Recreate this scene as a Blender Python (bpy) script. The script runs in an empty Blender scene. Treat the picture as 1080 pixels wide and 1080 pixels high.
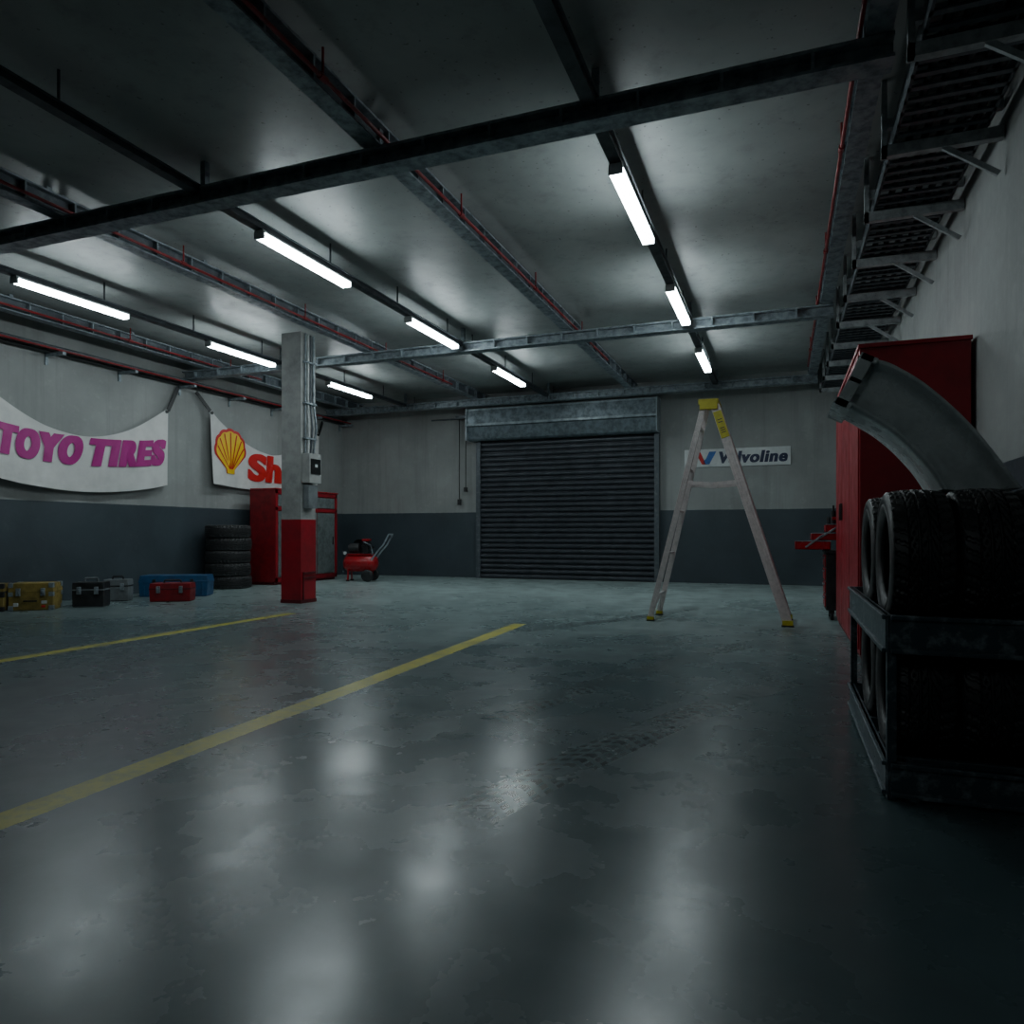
import bpy, math, random
from mathutils import Matrix, Vector, Euler
random.seed(4)
scene = bpy.context.scene
COL = scene.collection

# ------------------------------------------------------------------ nodes
class NT:
    def __init__(s, name):
        s.m = bpy.data.materials.new(name); s.m.use_nodes = True
        s.t = s.m.node_tree; s.n = s.t.nodes; s.l = s.t.links
        s.b = s.n['Principled BSDF']
    def put(s, sock, v):
        if hasattr(v, 'is_linked') or isinstance(v, bpy.types.NodeSocket): s.l.new(v, sock)
        else:
            if isinstance(v, tuple) and len(v) == 3 and sock.type == 'RGBA': v = (*v, 1)
            sock.default_value = v
    def math(s, op, a, b=0.0, clamp=False):
        n = s.n.new('ShaderNodeMath'); n.operation = op; n.use_clamp = clamp
        s.put(n.inputs[0], a); s.put(n.inputs[1], b); return n.outputs[0]
    def pos(s):
        return s.n.new('ShaderNodeNewGeometry').outputs['Position']
    def obj(s):
        return s.n.new('ShaderNodeTexCoord').outputs['Object']
    def scale(s, v, sc):
        n = s.n.new('ShaderNodeMapping'); s.put(n.inputs['Vector'], v); n.inputs['Scale'].default_value = sc
        return n.outputs[0]
    def sep(s, v):
        n = s.n.new('ShaderNodeSeparateXYZ'); s.l.new(v, n.inputs[0]); return n.outputs
    def noise(s, v, sc, det=4, rough=.55, dist=0):
        n = s.n.new('ShaderNodeTexNoise'); s.l.new(v, n.inputs['Vector'])
        n.inputs['Scale'].default_value = sc; n.inputs['Detail'].default_value = det
        n.inputs['Roughness'].default_value = rough; n.inputs['Distortion'].default_value = dist
        return n.outputs[0]
    def ramp(s, f, lo, hi, a=0.0, b=1.0):
        n = s.n.new('ShaderNodeMapRange'); s.put(n.inputs[0], f)
        n.inputs[1].default_value = lo; n.inputs[2].default_value = hi
        n.inputs[3].default_value = a; n.inputs[4].default_value = b; return n.outputs[0]
    def mix(s, f, a, b):
        n = s.n.new('ShaderNodeMix'); n.data_type = 'RGBA'
        s.put(n.inputs[0], f); s.put(n.inputs[6], a); s.put(n.inputs[7], b); return n.outputs[2]
    def bump(s, h, st=.3, d=.01):
        n = s.n.new('ShaderNodeBump'); s.l.new(h, n.inputs['Height'])
        n.inputs['Strength'].default_value = st; n.inputs['Distance'].default_value = d
        s.l.new(n.outputs[0], s.b.inputs['Normal'])
    def base(s, c): s.put(s.b.inputs['Base Color'], c)
    def rough(s, c): s.put(s.b.inputs['Roughness'], c)
    def metal(s, c): s.put(s.b.inputs['Metallic'], c)

def simple(name, c1, rough=.5, metal=0, c2=None, ns=6, lo=.4, hi=.7, bump=0, rv=.12):
    t = NT(name)
    if c2 is None: c2 = tuple(x*.6 for x in c1)
    p = t.obj(); n = t.noise(p, ns, 4, .65)
    t.base(t.mix(t.ramp(n, lo, hi), c1, c2))
    t.rough(t.ramp(n, .3, .7, max(.03, rough-rv), min(1, rough+rv)))
    t.metal(metal)
    if bump: t.bump(t.noise(p, ns*8, 2), bump, .004)
    return t.m

def m_wall(name='wall_paint', hue=(.315, .325, .318)):
    t = NT(name); p = t.pos(); z = t.sep(p)[2]
    n1 = t.noise(p, .7, 5, .6); n2 = t.noise(p, 5, 4, .7)
    st = t.noise(t.scale(p, (2.2, 2.2, .12)), 2.2, 4, .65)
    c = t.mix(t.ramp(n1, .35, .65), hue, tuple(x*.74 for x in hue))
    c = t.mix(t.ramp(st, .52, .75, 0, .42), c, tuple(x*.48 for x in hue))
    c = t.mix(t.ramp(n2, .55, .8, 0, .35), c, (.46, .46, .45))
    d = t.mix(t.ramp(n1, .35, .65), (.056, .076, .090), (.038, .052, .062))
    d = t.mix(t.ramp(n2, .6, .8, 0, .4), d, (.1, .12, .13))
    zz = t.math('ADD', z, t.math('MULTIPLY', n2, .012))
    band = t.math('LESS_THAN', zz, 1.756)
    t.base(t.mix(band, c, d))
    t.rough(t.mix(band, t.ramp(n2, .3, .7, .55, .8), t.ramp(n2, .3, .7, .32, .55)))
    t.bump(n2, .25, .012)
    return t.m

def m_ceiling():
    t = NT('ceiling_concrete'); p = t.pos()
    n1 = t.noise(p, .5, 5, .65, .4); n2 = t.noise(p, 4, 5, .7)
    c = t.mix(t.ramp(n1, .35, .65), (.35, .375, .365), (.25, .27, .265))
    c = t.mix(t.ramp(n2, .55, .75, 0, .4), c, (.15, .158, .155))
    sp = t.noise(p, 22, 1, .5)
    c = t.mix(t.ramp(sp, .72, .76, 0, .6), c, (.05, .05, .05))
    t.base(c); t.rough(t.ramp(n2, .3, .7, .36, .55))
    t.bump(n1, .2, .05)
    return t.m

def m_floor():
    t = NT('floor_concrete'); p = t.pos(); x, y, z = t.sep(p)
    n1 = t.noise(p, .45, 6, .62, .6); n2 = t.noise(p, 2.6, 5, .58); n3 = t.noise(p, 16, 3, .7)
    c = t.mix(t.ramp(n1, .32, .68), (.076, .118, .124), (.042, .068, .074))
    # floor painted paler towards the door end, standing in for lamp light
    back_light = t.ramp(t.math('ADD', y, t.math('MULTIPLY', t.math('SUBTRACT', n1, .5), 8)), 6.5, 14.0, 0, .9)
    c = t.mix(back_light, c, t.mix(t.ramp(n2, .35, .7), (.42, .52, .51), (.29, .37, .365)))
    c = t.mix(t.ramp(n2, .45, .85, 0, .6), c, (.04, .058, .061))
    c = t.mix(t.ramp(n3, .60, .85, 0, .2), c, (.16, .2, .195))
    wob = t.math('MULTIPLY', t.math('SUBTRACT', n3, .5), .03)
    def line(cx, w, y1, sl=0):
        xx = t.math('ADD', x, t.math('MULTIPLY', t.math('SUBTRACT', y, 3.0), sl))
        d = t.math('ABSOLUTE', t.math('ADD', t.math('SUBTRACT', xx, cx), wob))
        a = t.math('LESS_THAN', d, w); b = t.math('LESS_THAN', y, y1)
        return t.math('MULTIPLY', a, b)
    ln = t.math('MAXIMUM', line(-3.07, .09, 8.8, .028), line(-6.84, .08, 8.75))
    wear = t.ramp(t.math('ADD', t.math('MULTIPLY', n2, .6), t.math('MULTIPLY', n3, .5)), .50, .72, .92, .35)
    lm = t.math('MULTIPLY', ln, wear)
    c = t.mix(lm, c, (.42, .38, .02))
    wear2 = t.noise(p, 2.4, 3, .7)
    def track(x0, y0, ux, uy, curve, L, w):
        dx = t.math('SUBTRACT', x, x0); dy = t.math('SUBTRACT', y, y0)
        v = t.math('ADD', t.math('MULTIPLY', dx, ux), t.math('MULTIPLY', dy, uy))
        u = t.math('SUBTRACT', t.math('MULTIPLY', dx, uy), t.math('MULTIPLY', dy, ux))
        u = t.math('SUBTRACT', u, t.math('MULTIPLY', t.math('MULTIPLY', v, v), curve))
        au = t.math('ABSOLUTE', u)
        m = t.math('MULTIPLY', t.math('LESS_THAN', au, w), t.math('MULTIPLY', t.math('GREATER_THAN', v, 0), t.math('LESS_THAN', v, L)))
        pt = t.math('GREATER_THAN', t.math('SINE', t.math('ADD', t.math('MULTIPLY', v, 62), t.math('MULTIPLY', au, 45))), -.2)
        pu = t.math('GREATER_THAN', t.math('SINE', t.math('MULTIPLY', au, 110)), -.6)
        m = t.math('MULTIPLY', m, t.ramp(wear2, .36, .54, .25, 1))
        return t.math('MULTIPLY', t.math('MULTIPLY', m, pt), pu), m
    a1, b1 = track(-1.25, 2.75, .25, .968, .03, 3.6, .14)
    a2, b2 = track(-1.72, 4.2, .22, .975, .03, 4.5, .13)
    a3, b3 = track(-3.0, 8.2, .55, .835, -.03, 4, .13)
    tr = t.math('MAXIMUM', t.math('MAXIMUM', a1, a2), a3); tb = t.math('MAXIMUM', t.math('MAXIMUM', b1, b2), b3)
    c = t.mix(t.math('MULTIPLY', tb, .3), c, (.20, .25, .25))
    c = t.mix(t.math('MULTIPLY', tr, .85), c, (.015, .02, .022))
    t.base(c)
    r = t.ramp(t.math('ADD', t.math('MULTIPLY', n1, .5), t.math('MULTIPLY', n2, .5)), .30, .70, .17, .38)
    r = t.math('ADD', r, t.math('MULTIPLY', lm, .12)); r = t.math('ADD', r, t.math('MULTIPLY', back_light, .06))
    r = t.math('SUBTRACT', r, t.math('MULTIPLY', tb, .04))
    t.rough(r)
    h = t.math('ADD', t.math('MULTIPLY', n2, .6), t.math('ADD', t.math('MULTIPLY', n3, .08), t.math('MULTIPLY', tr, .3)))
    t.bump(h, .2, .01)
    return t.m

def emis(name, c, st):
    t = NT(name); t.base((.8, .8, .8)); t.put(t.b.inputs['Emission Color'], c); t.b.inputs['Emission Strength'].default_value = st
    return t.m

M = {}
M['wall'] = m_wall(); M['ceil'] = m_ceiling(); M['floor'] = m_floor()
M['galv'] = simple('galvanised_steel', (.29, .34, .37), .42, .25, (.13, .155, .175), 9, .4, .65)
M['bracket'] = simple('bracket_steel', (.44, .47, .48), .45, .2, (.26, .28, .29), 9, .4, .65)
M['galv_dark'] = simple('dark_steel', (.08, .095, .11), .45, .3, (.17, .19, .2), 10, .5, .75)
M['track'] = simple('light_track_steel', (.055, .065, .075), .5, .3)
M['redpipe'] = simple('red_pipe_paint', (.27, .011, .016), .4)
M['tube'] = emis('tube_glow', (.84, .97, 1.0), 41)
M['tube_fill'] = emis('added_fill_glow', (.84, .97, 1.0), 30)  # weaker glow for the added lamp behind the camera
M['white'] = simple('white_housing', (.6, .62, .62), .5)
M['red'] = simple('red_paint', (.30, .006, .015), .42, 0, (.19, .004, .011), 3, .4, .7)
M['red_tool'] = simple('red_enamel', (.38, .008, .015), .3, 0, (.26, .006, .01), 5)
M['reddark'] = simple('dark_red_trim', (.10, .004, .008), .5)
M['red_dull'] = simple('dull_red_paint', (.24, .008, .014), .45, 0, (.14, .006, .01), 7)
M['black'] = simple('black_plastic', (.012, .013, .014), .45, 0, (.03, .03, .032), 8)
M['rubber'] = simple('tire_rubber', (.022, .023, .024), .48, 0, (.036, .037, .038), 14, .4, .7, 0)
M['rack'] = simple('worn_black_steel', (.05, .075, .09), .38, .2, (.24, .28, .30), 13, .52, .72, .2)
M['alu'] = simple('ladder_aluminium', (.68, .64, .63), .36, .15, (.50, .475, .47), 18, .4, .7)
M['yellow'] = simple('yellow_plastic', (.48, .45, .02), .45, 0, (.36, .32, .015), 12)
M['ywood'] = simple('yellow_case_paint', (.27, .20, .05), .5, 0, (.14, .11, .03), 9)
M['blue'] = simple('blue_plastic', (.02, .09, .20), .4, 0, (.015, .055, .13), 6)
M['gray'] = simple('gray_plastic', (.17, .19, .2), .5)
M['panelgray'] = simple('gray_door_panel', (.20, .23, .23), .4, .3, (.1, .12, .12), 7)
M['shutter'] = simple('shutter_steel', (.072, .080, .094), .40, .3, (.042, .048, .058), 3, .35, .7)
M['housing'] = simple('shutter_housing_steel', (.18, .225, .25), .42, .35, (.09, .115, .13), 7, .4, .62)
M['housing_light'] = simple('shutter_housing_edge', (.32, .38, .41), .4, .2, (.2, .24, .26), 7, .4, .62)
M['cloth'] = simple('banner_vinyl', (.62, .62, .605), .55, 0, (.53, .53, .52), 3, .4, .7)
M['magenta'] = simple('magenta_ink', (.40, .007, .21), .5, 0, (.34, .005, .18), 3)
M['redink'] = simple('red_ink', (.54, .012, .012), .5, 0, (.48, .01, .01), 3)
M['yellowink'] = simple('yellow_ink', (.80, .53, .02), .5, 0, (.73, .46, .015), 3)
M['navy'] = simple('navy_ink', (.012, .022, .07), .5)
M['blueink'] = simple('blue_ink', (.02, .12, .4), .5)
M['sign'] = simple('sign_white', (.60, .62, .62), .45, 0, (.48, .5, .5), 4)
M['colpaint'] = simple('column_paint', (.36, .365, .355), .55, 0, (.24, .245, .24), 3, .4, .65, .15)
M['fender'] = simple('grey_mudguard_plastic', (.66, .71, .71), .30, .15, (.46, .51, .51), 6, .4, .65, .1)
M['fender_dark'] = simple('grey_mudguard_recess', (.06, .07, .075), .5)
M['screen'] = simple('meter_glass', (.01, .012, .013), .12)

# ------------------------------------------------------------------ mesh builder
class MB:
    def __init__(s): s.v = []; s.f = []; s.mi = []; s.sm = []; s.mats = []; s.cur = 0; s.T = Matrix()
    def use(s, k):
        m = M[k]
        if m not in s.mats: s.mats.append(m)
        s.cur = s.mats.index(m); return s
    def add(s, vs, fs, smooth=False):
        o = len(s.v); s.v += [tuple(s.T @ Vector(v)) for v in vs]
        for f in fs: s.f.append([i+o for i in f]); s.mi.append(s.cur); s.sm.append(smooth)
    def box(s, a, b):
        x0, y0, z0 = (min(a[i], b[i]) for i in range(3)); x1, y1, z1 = (max(a[i], b[i]) for i in range(3))
        s.add([(x0,y0,z0),(x1,y0,z0),(x1,y1,z0),(x0,y1,z0),(x0,y0,z1),(x1,y0,z1),(x1,y1,z1),(x0,y1,z1)],
              [(0,3,2,1),(4,5,6,7),(0,1,5,4),(1,2,6,5),(2,3,7,6),(3,0,4,7)])
    def frust(s, c, w, d, z0, z1, k):
        x, y = c
        a = [(x-w, y-d, z0), (x+w, y-d, z0), (x+w, y+d, z0), (x-w, y+d, z0)]
        b = [(x-w*k, y-d*k, z1), (x+w*k, y-d*k, z1), (x+w*k, y+d*k, z1), (x-w*k, y+d*k, z1)]
        s.add(a+b, [(0,3,2,1),(4,5,6,7),(0,1,5,4),(1,2,6,5),(2,3,7,6),(3,0,4,7)])
    def beam(s, p, q, w, h, up=(0, 0, 1)):
        p = Vector(p); q = Vector(q); d = (q-p).normalized(); u = Vector(up)
        if abs(d.dot(u)) > .99: u = Vector((0, 1, 0))
        r = d.cross(u).normalized(); u = r.cross(d).normalized()
        vs = []
        for e in (p, q):
            for a, b in ((-1,-1),(1,-1),(1,1),(-1,1)): vs.append(tuple(e+r*a*w/2+u*b*h/2))
        s.add(vs, [(0,1,2,3),(7,6,5,4),(0,4,5,1),(1,5,6,2),(2,6,7,3),(3,7,4,0)])
    def cyl(s, p, q, r, seg=16, r2=None):
        p = Vector(p); q = Vector(q); d = (q-p).normalized(); u = Vector((0,0,1)) if abs(d.z) < .9 else Vector((1,0,0))
        a = d.cross(u).normalized(); b = d.cross(a); r2 = r if r2 is None else r2
        vs = []
        for e, rr in ((p, r), (q, r2)):
            for i in range(seg):
                t = 2*math.pi*i/seg; vs.append(tuple(e+a*rr*math.cos(t)+b*rr*math.sin(t)))
        s.add(vs, [(i, i+seg, (i+1) % seg+seg, (i+1) % seg) for i in range(seg)], True)
        s.add(vs, [tuple(range(seg)), tuple(reversed(range(seg, 2*seg)))])
    def path(s, pts, r, seg=8):
        for a, b in zip(pts[:-1], pts[1:]): s.cyl(a, b, r, seg)
    def lathe(s, c, axis, prof, seg=24):
        A = Vector(axis).normalized(); u = Vector((0,0,1)) if abs(A.z) < .9 else Vector((1,0,0))
        a = A.cross(u).normalized(); b = A.cross(a); c = Vector(c); vs = []
        for t, r in prof:
            for i in range(seg):
                an = 2*math.pi*i/seg; vs.append(tuple(c+A*t+a*r*math.cos(an)+b*r*math.sin(an)))
        fs = []
        for j in range(len(prof)-1):
            for i in range(seg):
                k = (i+1) % seg; fs.append((j*seg+i, (j+1)*seg+i, (j+1)*seg+k, j*seg+k))
        s.add(vs, fs, True)
    def mesh(s, name):
        me = bpy.data.meshes.new(name); me.from_pydata(s.v, [], s.f)
        for m in s.mats: me.materials.append(m)
        me.polygons.foreach_set('material_index', s.mi); me.polygons.foreach_set('use_smooth', s.sm)
        me.update(); return me
    def make(s, name, loc=None, rot=(0,0,0), bevel=0, recenter=True):
        if loc is None:
            if recenter:
                xs = [v[0] for v in s.v]; ys = [v[1] for v in s.v]; zs = [v[2] for v in s.v]
                o = ((min(xs)+max(xs))/2, (min(ys)+max(ys))/2, min(zs))
                s.v = [(v[0]-o[0], v[1]-o[1], v[2]-o[2]) for v in s.v]; loc = o
            else: loc = (0, 0, 0)
        ob = bpy.data.objects.new(name, s.mesh(name)); COL.objects.link(ob)
        ob.location = loc; ob.rotation_euler = rot
        if bevel:
            b = ob.modifiers.new('bevel', 'BEVEL'); b.width = bevel; b.segments = 2; b.limit_method = 'ANGLE'; b.angle_limit = .7
        return ob

# ------------------------------------------------------------------ room shell
XL, XR, YB, YF, ZC = -11.9, 1.62, 17.5, -4.0, 4.9
def slab(name, a, b, k):
    m = MB(); m.use(k); m.box(a, b); return m.make(name)
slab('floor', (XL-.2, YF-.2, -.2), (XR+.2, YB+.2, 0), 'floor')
slab('ceiling', (XL-.2, YF-.2, ZC), (XR+.2, YB+.2, ZC+.2), 'ceil')
slab('wall_left', (XL-.2, YF-.2, 0), (XL, YB+.2, ZC), 'wall')
slab('wall_right', (XR, YF-.2, 0), (XR+.2, YB+.2, ZC), 'wall')
slab('wall_back', (XL, YB, 0), (XR, YB+.2, ZC), 'wall')
slab('wall_front', (XL, YF-.2, 0), (XR, YF, ZC), 'wall')
m = MB(); m.use('black'); m.box((XR-.012, 4.87, 1.75), (XR, 4.90, ZC)); m.make('trim_1')

# ------------------------------------------------------------------ ceiling steel
YA, YZ = YF+.05, YB-.05
CROSS = (.2, 5.55, 11.7, 16.72)
ZT = ZC-.003
def ibeam_y(name, x, y0, y1, zb, zt, w):
    m = MB(); m.use('galv'); t = .02
    m.box((x-w/2, y0, zb), (x+w/2, y1, zb+t)); m.box((x-w/2, y0, zt-t), (x+w/2, y1, zt))
    m.use('galv_dark'); m.box((x-.012, y0, zb+t), (x+.012, y1, zt-t))
    y = y0+.2; m.use('galv')
    while y < y1-.05:
        m.box((x-w/2+.004, y, zb+t), (x+w/2-.004, y+.02, zt-t)); y += .55
    y = y0+.5
    while y < y1:
        m.box((x-.03, y-.03, zt), (x+.03, y+.03, ZT)); y += 2.2
    return m.make(name)
def ibeam_x(name, y, x0, x1, zb, zt, w):
    m = MB(); m.use('galv'); t = .025
    m.box((x0, y-w/2, zb), (x1, y+w/2, zb+t)); m.box((x0, y-w/2, zt-t), (x1, y+w/2, zt))
    m.box((x0, y-.012, zb+t), (x1, y+.012, zt-t))
    x = x0+.3
    while x < x1:
        m.box((x, y-w/2+.004, zb+t), (x+.025, y+w/2-.004, zt-t)); x += .62
    x = x0+.5
    while x < x1:
        m.box((x-.03, y-.03, zt), (x+.03, y+.03, ZT)); x += 2.0
    return m.make(name)
for x in (-11.2, -7.35, -3.4, .62):
    ibeam_y('ceiling_beam', x, YA, YZ, 4.625, 4.84, .17)
for y in CROSS:
    ibeam_x('ceiling_cross_beam', y, XL+.01, .72, 4.45, 4.62, .2)
for x, y0, y1 in ((-7.2, YA, 15.0), (-3.27, YA, 14.0), (.5, YA, 16.0), (-11.0, YA, 13.0)):
    m = MB(); m.use('redpipe'); m.cyl((x, y0, 4.665), (x, y1, 4.665), .018, 10)
    y = y0+1
    while y < y1:
        m.cyl((x, y, 4.66), (x, y, ZT), .010, 8); m.cyl((x, y-.04, 4.665), (x, y+.04, 4.665), .028, 10); y += 2.5
    m.make('red_ceiling_pipe')
edges = [YA]+[c for c in CROSS]+[YZ]
for x in (-1.41, -5.4, -9.35):
    for ya, yb in zip(edges[:-1], edges[1:]):
        ya2 = ya+.12; yb2 = yb-.12
        m = MB(); m.use('track'); m.box((x-.055, ya2, 4.545), (x+.055, yb2, 4.60))
        m.use('galv_dark'); m.box((x-.075, ya2, 4.60), (x+.075, yb2, 4.612))
        y = ya2+.3
        while y < yb2:
            m.cyl((x, y, 4.612), (x, y, ZT), .012, 8); y += 1.7
        m.make('light_track')
def lamp(x, y, k='tube'):
    m = MB(); m.use('white'); m.box((x-.06, y-.86, 4.515), (x+.06, y+.86, 4.544))
    m.box((x-.065, y-.86, 4.45), (x+.065, y-.835, 4.52)); m.box((x-.065, y+.835, 4.45), (x+.065, y+.86, 4.52))
    m.use(k); m.box((x-.062, y-.835, 4.46), (x+.062, y+.835, 4.515))
    m.make('fluorescent_light')
for x in (-1.41, -5.4, -9.35):
    for y in (7.2, 10.55, 14.05): lamp(x, y)
lamp(-1.41, -2.2, 'tube_fill')  # unseen extra lamp added behind the camera to light tires and mudguard

# cable trays + brackets along right wall
m = MB()
for (xa, xb, zb) in ((.84, 1.5, 4.37), (.88, 1.46, 4.60)):
    m.use('galv_dark')
    m.box((xa, YA, zb), (xa+.02, YZ, zb+.1)); m.box((xb-.02, YA, zb), (xb, YZ, zb+.1))
    y = YA+.1
    while y < YZ:
        m.box((xa, y, zb), (xb, y+.05, zb+.02)); y += .16
m.use('black')
for i in range(5):
    xx = .97+i*.11; m.cyl((xx, YA, 4.42), (xx, YZ, 4.42), .03, 8)
y = -2.6
while y < YZ:
    m.use('bracket'); m.box((.76, y, 4.27), (1.61, y+.07, 4.36)); m.box((.80, y+.01, 4.50), (1.61, y+.06, 4.58))
    m.box((.76, y, 4.27), (.80, y+.05, ZT)); m.beam((1.58, y+.03, 4.0), (1.2, y+.03, 4.28), .03, .04); y += 1.3
m.make('cable_tray')
m = MB()
for (x, z, r, k) in ((-11.8, 4.32, .03, 'black'), (-11.75, 4.40, .035, 'galv_dark'), (-11.6, 4.34, .018, 'redpipe')):
    m.use(k); m.cyl((x, YA, z), (x, YZ, z), r, 10)
y = -3
while y < YZ:
    m.use('galv'); m.box((XL+.005, y, 4.24), (-11.45, y+.06, 4.29)); m.box((XL+.005, y, 4.1), (XL+.03, y+.05, 4.43)); y += 1.45
m.make('wall_conduit')

# ------------------------------------------------------------------ column
m = MB(); x0, x1, y0, y1 = -8.03, -7.63, 10.0, 10.4
m.use('red'); m.box((x0-.004, y0-.004, 0), (x1+.004, y1+.004, 1.43)); m.use('colpaint'); m.box((x0, y0, 1.43), (x1, y1, 4.62))
m.use('reddark'); m.box((x0-.015, y0-.015, 0), (x1+.015, y1+.015, .06))
for zz in (.42, .50): m.box((x1+.004, y0+.04, zz), (x1+.03, y1-.02, zz+.03))
m.box((x1+.004, y0+.04, .06), (x1+.02, y0+.07, .5)); m.make('column')
m = MB(); xf = -7.628
m.use('gray'); m.box((xf, 10.05, 1.62), (xf+.12, 10.3, 2.02)); m.use('colpaint'); m.box((xf, 10.02, 2.05), (xf+.16, 10.34, 2.55))
m.use('screen'); m.box((xf+.16, 10.05, 2.2), (xf+.175, 10.31, 2.46))
m.use('white'); m.box((xf+.175, 10.15, 2.32), (xf+.18, 10.22, 2.37))
m.make('electric_meter_box', bevel=.006)
m = MB()
for i, (yy, k) in enumerate(((10.08, 'galv'), (10.15, 'white'), (10.22, 'galv_dark'), (10.3, 'galv'))):
    m.use(k); m.path([(xf+.03, yy, 2.56), (xf+.03+.02*i, yy, 3.0), (xf+.03, yy, 3.2+.1*i), (xf+.03, yy, 4.6)], .016+.004*(i % 2), 8)
for z in (2.8, 3.4, 4.1):
    m.use('galv'); m.box((xf, 10.04, z), (xf+.075, 10.34, z+.03))
m.make('column_conduit')

# ------------------------------------------------------------------ roller shutter door
DX0, DX1, DH = -7.5, -2.88, 3.60
m = MB(); m.use('shutter'); n = 27; p = DH/n; yd = YB-.10
for i in range(n):
    z0 = i*p; prof = []
    for t, o in ((0, .01), (.06, -.012), (.2, -.040), (.4, -.058), (.6, -.058), (.78, -.040), (.86, -.012), (.88, .02), (1, .02)):
        prof.append((yd+o, z0+t*p))
    vs = [(DX0, a, b) for a, b in prof]+[(DX1, a, b) for a, b in prof]; k = len(prof)
    m.add(vs, [(j, k+j, k+j+1, j+1) for j in range(k-1)])
m.use('black'); m.box((DX0, yd-.03, 0), (DX1, yd+.03, .07))
m.box((DX0, YB-.05, 0), (DX1, YB-.01, DH))
m.use('galv_dark')
for xa, xb in ((DX0-.1, DX0+.02), (DX1-.02, DX1+.1)):
    m.box((xa, YB-.19, 0), (xb, YB-.005, DH+.01))
m.make('door_1')
m = MB(); ya = YB-.005
hx0, hx1 = -7.72, -2.80
prof = [(ya, 4.44), (ya-.46, 4.44), (ya-.5, 4.40), (ya-.5, 4.05), (ya-.53, 4.04), (ya-.53, 3.98), (ya-.47, 3.96), (ya-.40, 3.66), (ya-.34, 3.62), (ya, 3.62)]
k = len(prof); m.use('housing')
vs = [(hx0, a, b) for a, b in prof]+[(hx1, a, b) for a, b in prof]
m.add(vs, [(j, j+1, k+j+1, k+j) for j in range(k-1)]+[tuple(reversed(range(k))), tuple(range(k, 2*k))])
m.use('housing_light'); m.box((hx0-.03, ya-.54, 3.62), (hx0, ya, 4.46)); m.box((hx1, ya-.54, 3.62), (hx1+.03, ya, 4.46))
m.box((hx0, ya-.515, 4.39), (hx1, ya-.49, 4.43)); m.box((hx0, ya-.545, 3.985), (hx1, ya-.53, 4.035))
m.make('shutter_housing')
m = MB(); m.use('black')
m.path([(-8.12, 17.38, 4.3), (-8.12, 17.38, 2.05)], .012, 6); m.path([(-7.93, 17.38, 4.3), (-7.93, 17.38, 2.4)], .012, 6)
m.box((-8.16, 17.34, 1.95), (-8.08, 17.42, 2.1)); m.box((-7.97, 17.34, 2.3), (-7.89, 17.42, 2.42))
m.use('galv_dark'); m.box((-8.2, 17.3, 4.25), (-7.85, 17.49, 4.34)); m.make('door_chain')
m = MB(); m.use('galv_dark'); m.cyl((-9.0, 17.47, 4.28), (-8.21, 17.47, 4.28), .02, 8); m.make('door_conduit')

# ------------------------------------------------------------------ text helper
import bmesh
def text_polys(body, bold=.02, space=1.0, slices=0):
    cu = bpy.data.curves.new('t', 'FONT'); cu.body = body; cu.offset = bold; cu.space_character = space; cu.resolution_u = 6
    ob = bpy.data.objects.new('t', cu); COL.objects.link(ob)
    dg = bpy.context.evaluated_depsgraph_get(); dg.update()
    me = bpy.data.meshes.new_from_object(ob.evaluated_get(dg))
    bm = bmesh.new(); bm.from_mesh(me)
    xs = [v.co.x for v in bm.verts]; ys = [v.co.y for v in bm.verts]
    a, b, c, d = min(xs), max(xs), min(ys), max(ys)
    for v in bm.verts: v.co = Vector(((v.co.x-a)/(b-a), (v.co.y-c)/(d-c), 0))
    for i in range(1, slices):
        g = bm.verts[:]+bm.edges[:]+bm.faces[:]
        bmesh.ops.bisect_plane(bm, geom=g, plane_co=(i/slices, 0, 0), plane_no=(1, 0, 0))
    bm.verts.ensure_lookup_table(); bm.verts.index_update()
    vs = [tuple(v.co) for v in bm.verts]; fs = [[v.index for v in f.verts] for f in bm.faces]
    bm.free(); bpy.data.objects.remove(ob); bpy.data.curves.remove(cu)
    return vs, fs

# ------------------------------------------------------------------ banners on left wall
def banner(y0, y1, ztop, sag, zbot, bsag, deco, name, seed):
    W = y1-y0
    def top(u): return ztop-sag*(1-abs(2*u-1)**1.8)
    def bot(u): return zbot-bsag*(1-(2*u-1)**2)
    def X(u, v):
        return -11.72+.035*math.sin(u*9+seed+v*2)+.02*math.sin(u*23-v*3)*(1-v*.5)+.04*(1-v)*math.sin(u*5+seed)
    def P(u, v, off=0): return (X(u, v)+off, y0+u*W, bot(u)+(top(u)-bot(u))*v)
    def PZ(y, z, off):
        u = (y-y0)/W; v = (z-bot(u))/(top(u)-bot(u)); return (X(u, v)+off, y, z)
    m = MB(); m.use('cloth'); nu, nv = 70, 18
    vs = [P(i/nu, j/nv) for i in range(nu+1) for j in range(nv+1)]
    m.add(vs, [(i*(nv+1)+j, (i+1)*(nv+1)+j, (i+1)*(nv+1)+j+1, i*(nv+1)+j+1) for i in range(nu) for j in range(nv)], True)
    m.use('black')
    for u, s in ((0, -1), (1, 1)):
        c = P(u, .97); e = (-11.82, c[1]+s*.33, 4.24)
        m.beam(c, e, .08, .02, (1, 0, 0))
        m.cyl((c[0]-.01, c[1]-s*.04, c[2]-.03), (c[0]+.02, c[1]-s*.04, c[2]-.03), .035, 12)
    deco(m, PZ, y0, y1)
    return m.make(name)
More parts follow.
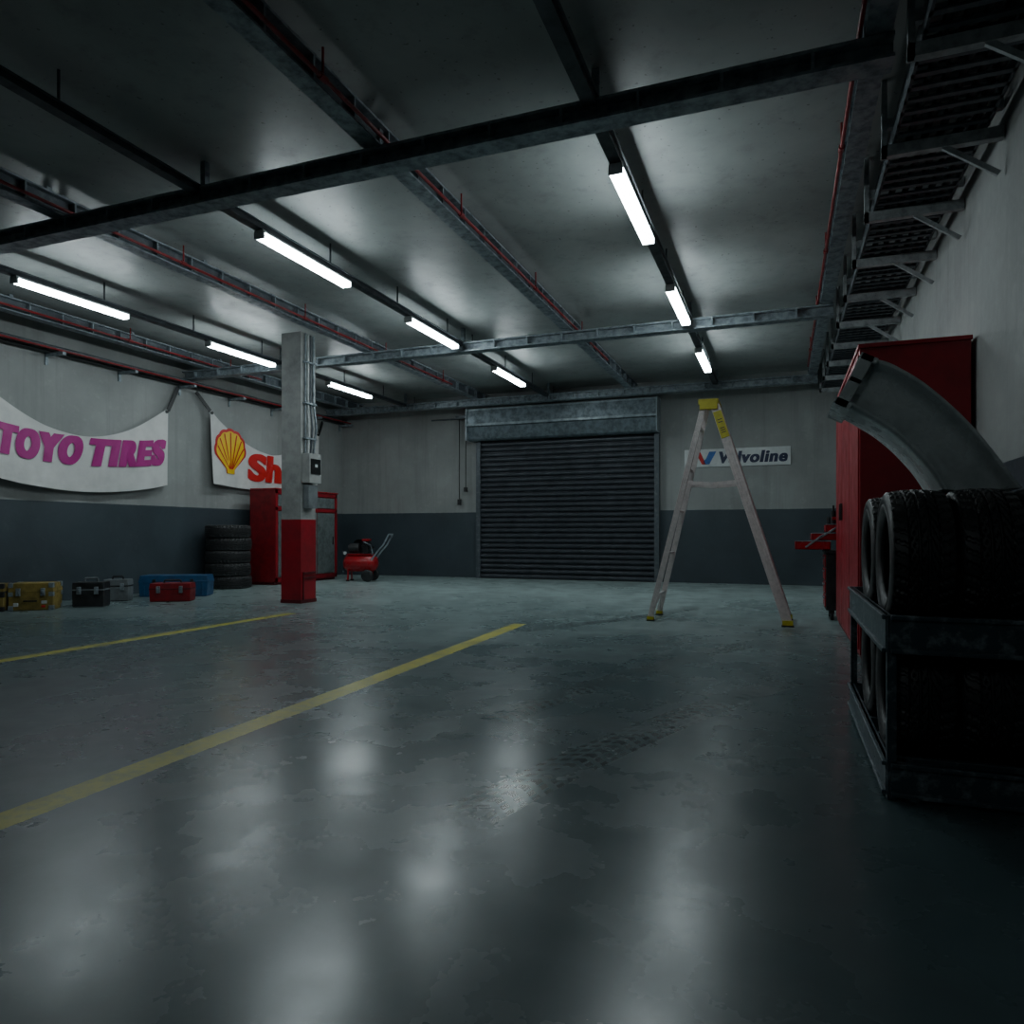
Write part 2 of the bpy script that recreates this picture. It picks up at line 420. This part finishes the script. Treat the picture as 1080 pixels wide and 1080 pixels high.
def deco_a(m, PZ, y0, y1):
    for body, a, b in (('TOYO', 7.60, 9.08), ('TIRES', 9.24, 10.93)):
        vs, fs = text_polys(body, .05, 1.22, 30); m.use('magenta')
        for q_, dy in enumerate((-.032, -.01, .01, .032)):
            out = []
            for x, y, z in vs:
                yy = a+x*(b-a)+y*.10+dy; q = (yy-9.2)/1.9
                zc = 2.66+.16*q*q+.04*q
                out.append(PZ(min(yy, y1-.02), zc+(y-.5)*.52, .018+.002*q_))
            m.add(out, fs)
def deco_b(m, PZ, y0, y1):
    vs, fs = text_polys('Shell', .045, 1.08, 24); m.use('redink')
    for q_, dy in enumerate((-.022, 0, .022)):
        m.add([PZ(13.44+x*2.25+dy, 2.42+y*.66, .018+.003*q_) for x, y, z in vs], fs)
    cy, hz = 12.83, 2.52
    def shell(scale, off, key):
        m.use(key); pts = []
        N = 7
        for k in range(N):
            a0 = math.radians(-100+200*k/N); a1 = math.radians(-100+200*(k+1)/N)
            for j in range(7):
                t = j/7; a = a0+(a1-a0)*t
                r = (.46*scale)*(1+.05*math.sin(math.pi*t)); pts.append((math.sin(a)*r, .50+math.cos(a)*r*1.08))
        base = [(.15*scale, .12), (.15*scale, .02), (-.15*scale, .02), (-.15*scale, .12)]
        pts += base; c = (0, .4)
        P3 = [PZ(cy+c[0], hz+c[1], off)]+[PZ(cy+p[0], hz+p[1], off) for p in pts]
        n = len(pts); m.add(P3, [(0, 1+(i+1) % n, 1+i) for i in range(n)])
    shell(1.06, .014, 'redink'); shell(.93, .022, 'yellowink')
    m.use('redink')
    for k in range(-3, 4):
        a = math.radians(k*25); s0 = (.05*k/3*1.2, .13); r = .42
        e = (math.sin(a)*r, .50+math.cos(a)*r*1.08); w = .018
        dx, dy = e[0]-s0[0], e[1]-s0[1]; L = math.hypot(dx, dy); nx, ny = -dy/L*w, dx/L*w
        m.add([PZ(cy+s0[0]-nx*.6, hz+s0[1]-ny*.6, .03), PZ(cy+s0[0]+nx*.6, hz+s0[1]+ny*.6, .03), PZ(cy+e[0]+nx, hz+e[1]+ny, .03), PZ(cy+e[0]-nx, hz+e[1]-ny, .03)], [(0, 1, 2, 3)])
banner(7.2, 11.1, 3.75, .82, 2.18, .24, deco_a, 'hanging_banner', .3)
banner(12.25, 16.1, 3.92, .82, 2.28, .06, deco_b, 'hanging_banner', 2.0)

# ------------------------------------------------------------------ sign on back wall
m = MB(); m.use('sign'); m.box((-2.2, YB-.03, 2.77), (.18, YB-.003, 3.19))
yy = YB-.034
m.use('redink'); m.add([(-1.95, yy, 3.13), (-1.83, yy, 3.13), (-1.70, yy, 2.83), (-1.79, yy, 2.83)], [(0, 1, 2, 3)])
m.use('blueink'); m.add([(-1.77, yy, 2.90), (-1.72, yy, 2.83), (-1.62, yy, 2.83), (-1.46, yy, 3.13), (-1.62, yy, 3.13), (-1.70, yy, 2.96)], [(0, 1, 2, 5), (2, 3, 4, 5)])
vs, fs = text_polys('Valvoline', .03, 1.12); m.use('navy')
for q_, dx in enumerate((-.011, 0.0, .011)): m.add([(-1.44+x*1.53+y*.05+dx, yy-.001*q_, 2.84+y*.28) for x, y, z in vs], fs)
m.make('wall_sign')

# ------------------------------------------------------------------ step ladder
m = MB()
def lad(p, q, w, t):
    p = Vector(p); q = Vector(q)
    m.use('alu'); m.beam(p, q, t, w, (1, 0, 0))
    d = (q-p).normalized(); n = Vector((0, 1, 0)).cross(d).normalized()
    for o in (-.4, -.13, .13, .4):
        for s in (-1, 1):
            off = n*w*o+Vector((0, s*(t/2+.004), 0)); m.beam(p+off, q+off, .008, .012, (1, 0, 0))
ft = (-.85, 2.93); fb = (.06, .06); rt = (-.99, 2.93); rb = (-1.68, .06)
def lerp(a, b, t): return tuple(a[i]+(b[i]-a[i])*t for i in range(len(a)))
for yb, yt in ((9.74, 9.90), (10.50, 10.32)):
    lad((fb[0], yb, fb[1]), (ft[0], yt, ft[1]), .12, .03)
    lad((rb[0], yb, rb[1]), (rt[0], yt, rt[1]), .075, .028)
    s = -1 if yb < 10 else 1
    m.use('yellow'); m.box((fb[0]-.06, yb-.035, .012), (fb[0]+.07, yb+.035, .08)); m.box((rb[0]-.045, yb-.03, .012), (rb[0]+.045, yb+.03, .06))
    m.use('black'); m.box((fb[0]-.07, yb-.04, 0), (fb[0]+.08, yb+.04, .02)); m.box((rb[0]-.05, yb-.035, 0), (rb[0]+.05, yb+.035, .02))
    t = 1.86/2.93
    a = lerp((fb[0], yb, fb[1]), (ft[0], yt, ft[1]), t); b = lerp((rb[0], yb, rb[1]), (rt[0], yt, rt[1]), t)
    m.use('alu'); mid = ((a[0]+b[0])/2, a[1]-.02*s, a[2]-.03)
    m.beam(a, mid, .014, .05); m.beam(mid, b, .014, .05); m.cyl((mid[0], mid[1]-.02, mid[2]), (mid[0], mid[1]+.02, mid[2]), .025, 10)
for i in range(1, 10):
    t = i/10; a = lerp((fb[0], 9.75, fb[1]), (ft[0], 9.91, ft[1]), t); b = lerp((fb[0], 10.49, fb[1]), (ft[0], 10.31, ft[1]), t)
    m.use('alu'); m.beam(a, b, .09, .022); m.beam((a[0]+.04, a[1], a[2]-.02), (b[0]+.04, b[1], b[2]-.02), .006, .04)
    if i in (1, 3, 5, 7, 9):
        a = lerp((rb[0], 9.75, rb[1]), (rt[0], 9.91, rt[1]), t); b = lerp((rb[0], 10.49, rb[1]), (rt[0], 10.31, rt[1]), t)
        m.beam(a, b, .035, .03)
for (ya, yb_) in ((9.75, 10.1), (10.49, 10.14)):
    m.beam((rb[0]+.01, ya, .1), (rb[0]+.07, yb_, .34), .02, .03)
m.use('yellow'); m.box((-1.06, 9.86, 2.93), (-.80, 10.36, 3.0)); m.box((-1.04, 9.845, 2.86), (-.81, 9.875, 2.96))
m.use('black'); m.box((-1.0, 9.95, 3.0), (-.86, 10.05, 3.003)); m.box((-1.0, 10.15, 3.0), (-.86, 10.25, 3.003))
m.use('yellow')
pa = lerp((fb[0], 9.74, fb[1]), (ft[0], 9.90, ft[1]), .965); pb = lerp((fb[0], 9.74, fb[1]), (ft[0], 9.90, ft[1]), .84)
m.beam((pa[0], pa[1]-.024, pa[2]), (pb[0], pb[1]-.024, pb[2]), .008, .11, (1, 0, 0))
m.use('black')
for q in (.3, .4, .62, .7, .78):
    c = lerp(pa, pb, q); c2 = lerp(pa, pb, q+.03); m.beam((c[0], c[1]-.029, c[2]), (c2[0], c2[1]-.029, c2[2]), .003, .06, (1, 0, 0))
m.make('step_ladder', bevel=.002)

# ------------------------------------------------------------------ tall red cabinet (right)
m = MB(); m.use('red'); m.box((.68, 7.4, .05), (1.58, 10.35, 2.93))
m.use('reddark'); m.box((.70, 7.42, 0), (1.56, 10.33, .05)); m.use('red'); m.box((.665, 7.385, 2.93), (1.59, 10.36, 2.97))
m.use('reddark')
for y in (8.38, 9.37): m.box((.674, y-.008, .1), (.682, y+.008, 2.88))
m.use('red')
for a, b in ((7.44, 8.36), (8.40, 9.35), (9.39, 10.31)): m.box((.666, a, .1), (.682, b, 2.88))
m.use('black')
for y in (9.27, 9.46): m.box((.64, y-.01, 1.35), (.668, y+.01, 1.55))
m.make('tall_metal_cabinet', bevel=.006)

# ------------------------------------------------------------------ tool trolley
m = MB(); m.use('black'); m.box((.56, 10.62, .14), (1.3, 11.2, .92)); m.box((.54, 10.6, .92), (1.32, 11.22, .96))
m.use('red_tool')
for i in range(4): m.box((.548, 10.66, .18+i*.185), (.56, 11.16, .34+i*.185))
m.use('galv')
for i in range(4): m.box((.53, 10.74, .29+i*.185), (.55, 11.08, .31+i*.185))
def tray(xa, xb, z, h=.11):
    m.use('red_tool'); ya, yb = 10.62, 11.1
    m.box((xa, ya, z), (xb, yb, z+.012))
    m.box((xa, ya, z), (xb, ya+.012, z+h)); m.box((xa, yb-.012, z), (xb, yb, z+h)); m.box((xa, ya, z), (xa+.012, yb, z+h)); m.box((xb-.012, ya, z), (xb, yb, z+h))
    m.use('galv'); m.box((xa-.006, ya-.006, z+h), (xb+.006, ya+.02, z+h+.012))
tray(.17, .62, .97); tray(.38, .80, 1.10, .09); tray(.56, 1.1, 1.21, .1)
m.use('galv'); m.beam((.3, 10.61, 1.0), (.52, 10.61, 1.17), .01, .025); m.beam((.48, 10.61, 1.13), (.7, 10.61, 1.28), .01, .025)
m.use('black'); m.cyl((.66, 10.75, 1.22), (.66, 10.75, 1.5), .035, 12); m.cyl((.66, 10.75, 1.5), (.66, 10.75, 1.58), .014, 10)
m.cyl((.62, 10.9, 1.22), (.62, 10.9, 1.42), .04, 12); m.box((.7, 10.7, 1.3), (.95, 10.76, 1.65)); m.use('red_tool'); m.box((.64, 10.7, 1.38), (.7, 10.78, 1.42))
m.use('black')
for x in (.64, 1.22):
    for y in (10.7, 11.12): m.cyl((x-.02, y, .065), (x+.02, y, .065), .065, 16); m.box((x-.03, y-.03, .09), (x+.03, y+.03, .15))
m.make('tool_trolley', bevel=.003)

# ------------------------------------------------------------------ tires
def tire_mesh():
    R, seg = .34, 220; prof = [(-.10, .20), (-.118, .212), (-.13, .235), (-.136, .262), (-.1335, .264), (-.1335, .274), (-.136, .276), (-.134, .298), (-.128, .315), (-.120, .327)]
    tread = []
    x = -.112
    while x <= .1121: tread.append((x, R-.9*x*x)); x += .0056
    n0 = len(prof); prof2 = prof+tread+[(-a, b) for a, b in reversed(prof)]
    inner = [(.10, .208), (.118, .25), (.118, .29), (.09, .318), (0, .324), (-.09, .318), (-.118, .29), (-.118, .25), (-.10, .208)]
    full = prof2+inner; k = len(full); vs = []
    for i in range(seg):
        a = 2*math.pi*i/seg; c, s = math.cos(a), math.sin(a)
        for j, (x, r) in enumerate(full):
            if n0 <= j < n0+len(tread):
                g = min(abs(x-q) for q in (-.062, -.021, .021, .062))
                if g < .0045: r -= .010
                elif abs(x) > .066:
                    if (i+int(abs(x)*40)) % 6 < 2: r -= .008
                elif abs(x) < .016:
                    if (i+int(x*350)) % 7 == 0: r -= .007
                else:
                    if (i-int(abs(x)*260)) % 6 == 0: r -= .008
            elif (j == n0-1 or j == n0+len(tread)) and i % 6 < 2: r -= .004
            vs.append((x, r*c, r*s))
    fs = [(i*k+j, i*k+(j+1) % k, ((i+1) % seg)*k+(j+1) % k, ((i+1) % seg)*k+j) for i in range(seg) for j in range(k)]
    me = bpy.data.meshes.new('tire'); me.from_pydata(vs, [], fs); me.materials.append(M['rubber'])
    sm = [not (n0-1 <= (q % k) < n0+len(tread)) for q in range(len(fs))]
    me.polygons.foreach_set('use_smooth', sm); me.update(); return me
TM = tire_mesh()
for zb in (.10, .735):
    for yc in (4.0, 4.74):
        for xc in (.605, .885, 1.165, 1.42+.025):
            o = bpy.data.objects.new('tire', TM); COL.objects.link(o)
            o.location = (xc, yc, zb+.34); o.rotation_euler = (random.uniform(0, 6.28), 0, 0)
st = bpy.data.objects.new('tire_stack', None); COL.objects.link(st); st.location = (-11.3, 12.3, 0)
for i in range(5):
    o = bpy.data.objects.new('stacked_tire_%d' % (i+1), TM); COL.objects.link(o); o.parent = st
    o.location = (random.uniform(-.02, .02), random.uniform(-.02, .02), .137+i*.274); o.rotation_euler = (0, math.pi/2, 0); o.scale = (1, 1.4, 1.4)

# ------------------------------------------------------------------ tire rack
m = MB(); m.use('rack'); xa, xb, ya, yb = .455, 1.595, 3.60, 5.42
for z0, z1 in ((.02, .17), (.66, .83)):
    m.box((xa-.02, ya, z0), (xa+.008, yb, z1)); m.box((xb-.008, ya, z0), (xb+.015, yb, z1))
    m.box((xa, ya-.02, z0), (xb, ya+.012, z1)); m.box((xa, yb-.012, z0), (xb, yb+.02, z1))
    m.box((xa-.035, ya, z1-.02), (xa+.0, yb, z1)); m.box((xa-.035, ya, z0), (xa+.0, yb, z0+.02))
    m.box((xa, ya-.035, z1-.02), (xb, ya, z1)); m.box((xa, ya-.035, z0), (xb, ya, z0+.02))
    for yc in (4.0, 4.74):
        for s in (-1, 1):
            zt = (.10 if z1 < .3 else .735)+.046; m.box((xa, yc+s*.2-.02, zt-.06), (xb, yc+s*.2+.02, zt))
for x in (xa-.015, xb-.03):
    for y in (ya-.01, yb-.03): m.box((x, y, 0), (x+.04, y+.04, .83))
m.make('tire_rack', bevel=.004)

# ------------------------------------------------------------------ curved mudguard resting on the tires
outer = [(.42, 2.12), (.47, 2.11), (.54, 2.08), (.67, 1.985), (.80, 1.855), (.90, 1.735), (.98, 1.62), (1.05, 1.51), (1.11, 1.42)]
inner = [(.29, 1.88), (.33, 1.865), (.40, 1.82), (.49, 1.755), (.57, 1.68), (.635, 1.605), (.685, 1.54), (.725, 1.475), (.755, 1.42)]
def cat(P, n):
    out = []; P = [tuple(2*P[0][i]-P[1][i] for i in range(2))]+P+[tuple(2*P[-1][i]-P[-2][i] for i in range(2))]
    for j in range(1, len(P)-2):
        for q in range(n):
            t = q/n; out.append(tuple(.5*(2*P[j][i]+(-P[j-1][i]+P[j+1][i])*t+(2*P[j-1][i]-5*P[j][i]+4*P[j+1][i]-P[j+2][i])*t*t+(-P[j-1][i]+3*P[j][i]-3*P[j+1][i]+P[j+2][i])*t**3) for i in range(2)))
    out.append(P[-2]); return out
YM = 4.16
O = cat(outer, 5); I = cat(inner, 5); m = MB(); m.use('fender')
sec = [(0.0, .42), (0.0, .02), (.03, -.02), (.10, -.02), (.14, .03), (.3, .035), (.5, .04), (.7, .035), (.86, .03), (.90, -.01), (.97, -.015), (1.0, .02), (1.0, .42)]
vs = []
for a, b in zip(O, I):
    for s_, yo in sec: vs.append((a[0]+(b[0]-a[0])*s_, YM+yo, a[1]+(b[1]-a[1])*s_))
k = len(sec)
m.add(vs, [(i*k+j, i*k+(j+1) % k, (i+1)*k+(j+1) % k, (i+1)*k+j) for i in range(len(O)-1) for j in range(k)], True)
e0 = Vector((.42, YM-.05, 2.12)); e1 = Vector((.29, YM-.05, 1.88)); dn = (e1-e0).normalized(); nn = Vector((-dn.z, 0, dn.x))
if nn.x > 0: nn = -nn
def plate(f0, f1, y0, y1, n0, n1):
    a = e0.lerp(e1, f0); b = e0.lerp(e1, f1); vs = []
    for q in (a, b):
        for yy, nz in ((y0, n0), (y0, n1), (y1, n1), (y1, n0)): vs.append(tuple(q+Vector((0, yy, 0))+nn*nz))
    m.add(vs, [(0, 1, 2, 3), (7, 6, 5, 4), (0, 4, 5, 1), (1, 5, 6, 2), (2, 6, 7, 3), (3, 7, 4, 0)])
plate(-.02, .09, 0, .52, -.05, .04); plate(.91, 1.04, 0, .52, -.05, .04)
plate(-.02, 1.04, 0, .04, -.03, .03); plate(-.02, 1.04, .48, .52, -.03, .03); plate(.46, .54, 0, .5, -.03, .025)
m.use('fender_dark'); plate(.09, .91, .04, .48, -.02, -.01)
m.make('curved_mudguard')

# ------------------------------------------------------------------ red/gray cabinet by left wall
m = MB(); X0, X1, Y0, Y1, H = -11.58, -10.84, 13.3, 15.7, 2.2
m.use('red_dull'); m.box((X0, Y0, .06), (X1-.03, Y1, H)); m.use('reddark'); m.box((X0+.02, Y0+.02, 0), (X1-.06, Y1-.02, .06))
m.use('red')
m.box((X1-.03, Y0, .06), (X1, Y0+.08, H)); m.box((X1-.03, Y1-.08, .06), (X1, Y1, H)); m.box((X1-.03, Y0, H-.1), (X1, Y1, H)); m.box((X1-.03, Y0, .06), (X1, Y1, .16)); m.box((X1-.03, Y0, 1.72), (X1, Y1, 1.8))
m.use('panelgray')
yy = Y0+.1
for i in range(3):
    m.box((X1-.03, yy, .18), (X1-.008, yy+.71, 1.7)); m.box((X1-.03, yy, 1.82), (X1-.01, yy+.71, 2.08))
    m.use('black'); m.box((X1-.008, yy+.61, .9), (X1+.015, yy+.64, 1.1)); m.use('panelgray'); yy += .745
m.use('red_tool'); m.box((X0+.02, Y0-.02, H), (X1+.02, Y1+.02, H+.03))
m.make('storage_cabinet', bevel=.005)

# ------------------------------------------------------------------ air compressor
m = MB(); m.use('red_tool')
m.lathe((-.0, 0, .45), (1, 0, 0), [(-.44, .001), (-.43, .08), (-.40, .15), (-.34, .2), (-.28, .215), (.28, .215), (.34, .2), (.40, .15), (.43, .08), (.44, .001)], 28)
m.box((-.3, -.16, .655), (.3, .16, .68))
m.use('black'); m.cyl((-.27, 0, .82), (-.02, 0, .82), .12, 18); m.cyl((-.3, 0, .82), (-.27, 0, .82), .09, 18)
for i in range(6): m.box((.06, -.1, .70+i*.05), (.24, .1, .725+i*.05))
m.box((.1, -.07, .68), (.2, .07, 1.02)); m.use('red_tool'); m.box((.06, -.1, 1.0), (.24, .1, 1.05))
m.use('black'); m.cyl((-.3, .17, .84), (.28, .17, .84), .03, 8)
m.lathe((-.1, .19, .85), (0, 1, 0), [(0, .19), (.05, .19), (.05, .001)], 24)
m.use('galv'); m.path([(.1, -.1, .98), (.3, -.15, .9), (.34, -.12, .7), (.3, -.05, .64)], .014)
m.cyl((-.36, -.1, .7), (-.36, -.14, .7), .045, 14); m.use('white'); m.cyl((-.36, -.141, .7), (-.36, -.145, .7), .038, 14)
m.use('galv')
for s in (-1, 1): m.path([(.30, s*.17, .5), (.46, s*.17, .72), (.62, s*.17, .90), (.76, s*.17, 1.16)], .02)
m.cyl((.76, -.17, 1.16), (.76, .17, 1.16), .022, 10)
m.use('black')
for s in (-1, 1):
    m.lathe((.24, s*.24-.03, .15), (0, 1, 0), [(0, .001), (0, .12), (.012, .15), (.05, .15), (.062, .12), (.062, .001)], 22)
m.cyl((.24, -.24, .15), (.24, .24, .15), .015, 8)
m.use('red_tool')
for s in (-1, 1): m.beam((-.28, s*.12, .3), (-.28, s*.15, .03), .03, .05); m.beam((.24, s*.14, .3), (.24, s*.17, .15), .05, .03)
m.use('black'); m.box((-.32, -.18, 0), (-.24, -.12, .04)); m.box((-.32, .12, 0), (-.24, .18, .04))
m.make('air_compressor', loc=(-9.8, 15.2, 0), rot=(0, 0, .25))

# ------------------------------------------------------------------ tool boxes along the left wall
def case(name, w, d, h, loc, rz, body, trim, latch='galv', ribs=False, handle='black', hs=.0, corner=True, cm=None, labels=False):
    m = MB(); m.use(body); lid = h*.30
    m.frust((0, 0), w/2, d/2, 0.012, h-lid-.006, 1.02); m.frust((0, 0), w/2*1.03, d/2*1.03, h-lid+.006, h, .96)
    m.use(trim); m.box((-w/2*1.035, -d/2*1.035, h-lid-.014), (w/2*1.035, d/2*1.035, h-lid+.014))
    m.box((-w/2*.98, -d/2*.98, 0), (w/2*.98, d/2*.98, .014))
    if corner:
        m.use(cm or trim)
        for sx in (-1, 1):
            for sy in (-1, 1):
                for z in (.0, h-lid-.08, h-.07):
                    m.box((sx*(w/2*1.035), sy*(d/2*1.035), z), (sx*(w/2*1.035-.07), sy*(d/2*1.035-.07), z+.075))
    if ribs:
        m.use(body)
        for i in range(7):
            x = -w/2+.08+i*(w-.16)/6; m.box((x-.012, -d/2-.022, .03), (x+.012, -d/2+.01, h-lid-.03))
    if labels:
        m.use('sign'); m.box((-.24, -d/2-.006, .06), (-.17, -d/2+.01, .12)); m.box((.14, -d/2-.006, .1), (.22, -d/2+.01, .15))
        m.use('redink'); m.box((.14, -d/2-.006, .04), (.20, -d/2+.01, .08))
    m.use(latch)
    for x in (-w*.28, w*.28):
        m.box((x-.03, -d/2-.035, h-lid-.07), (x+.03, -d/2, h-lid+.05)); m.box((x-.018, -d/2-.045, h-lid-.03), (x+.018, -d/2-.03, h-lid+.02))
    m.use(handle)
    if hs > 0:
        m.path([(-w*.22, 0, h-.01), (-w*.2, 0, h+hs), (w*.2, 0, h+hs), (w*.22, 0, h-.01)], .016, 10)
    else:
        m.box((-.09, -d/2-.05, h*.32), (.09, -d/2-.03, h*.38)); m.box((-.09, -d/2-.05, h*.32), (-.075, -d/2, h*.38)); m.box((.075, -d/2-.05, h*.32), (.09, -d/2, h*.38))
    return m.make(name, loc=loc, rot=(0, 0, rz), bevel=.008)
case('tool_case', .60, .40, .42, (-10.98, 7.80, 0), .62, 'ywood', 'ywood', hs=0, latch='galv', cm='galv', labels=True)
case('tool_case', .6, .36, .42, (-11.42, 7.3, 0), .7, 'ywood', 'black', hs=0)
case('toolbox', .46, .30, .40, (-10.55, 8.42, 0), .55, 'black', 'gray', hs=.06, handle='gray', corner=False)
case('toolbox', .40, .28, .38, (-11.0, 9.3, 0), .55, 'gray', 'black', hs=.05, corner=False)
case('storage_crate', 1.2, .44, .40, (-10.8, 10.42, 0), .5, 'blue', 'blue', ribs=True, latch='black', corner=False, hs=0)
case('metal_toolbox', .66, .34, .32, (-10.05, 9.6, 0), .52, 'red_dull', 'reddark', hs=.045, corner=False)

# ------------------------------------------------------------------ world + camera
w = bpy.data.worlds.new('World'); scene.world = w; w.use_nodes = True
w.node_tree.nodes['Background'].inputs[0].default_value = (.05, .06, .07, 1); w.node_tree.nodes['Background'].inputs[1].default_value = .3
cam = bpy.data.cameras.new('camera'); co = bpy.data.objects.new('camera', cam); COL.objects.link(co)
cam.sensor_width = 36; cam.lens = 25.0; cam.shift_y = 22/1080; cam.clip_start = .05
co.location = (0, 0, 1.2); co.rotation_euler = (math.pi/2, 0, math.radians(20.81))
scene.camera = co
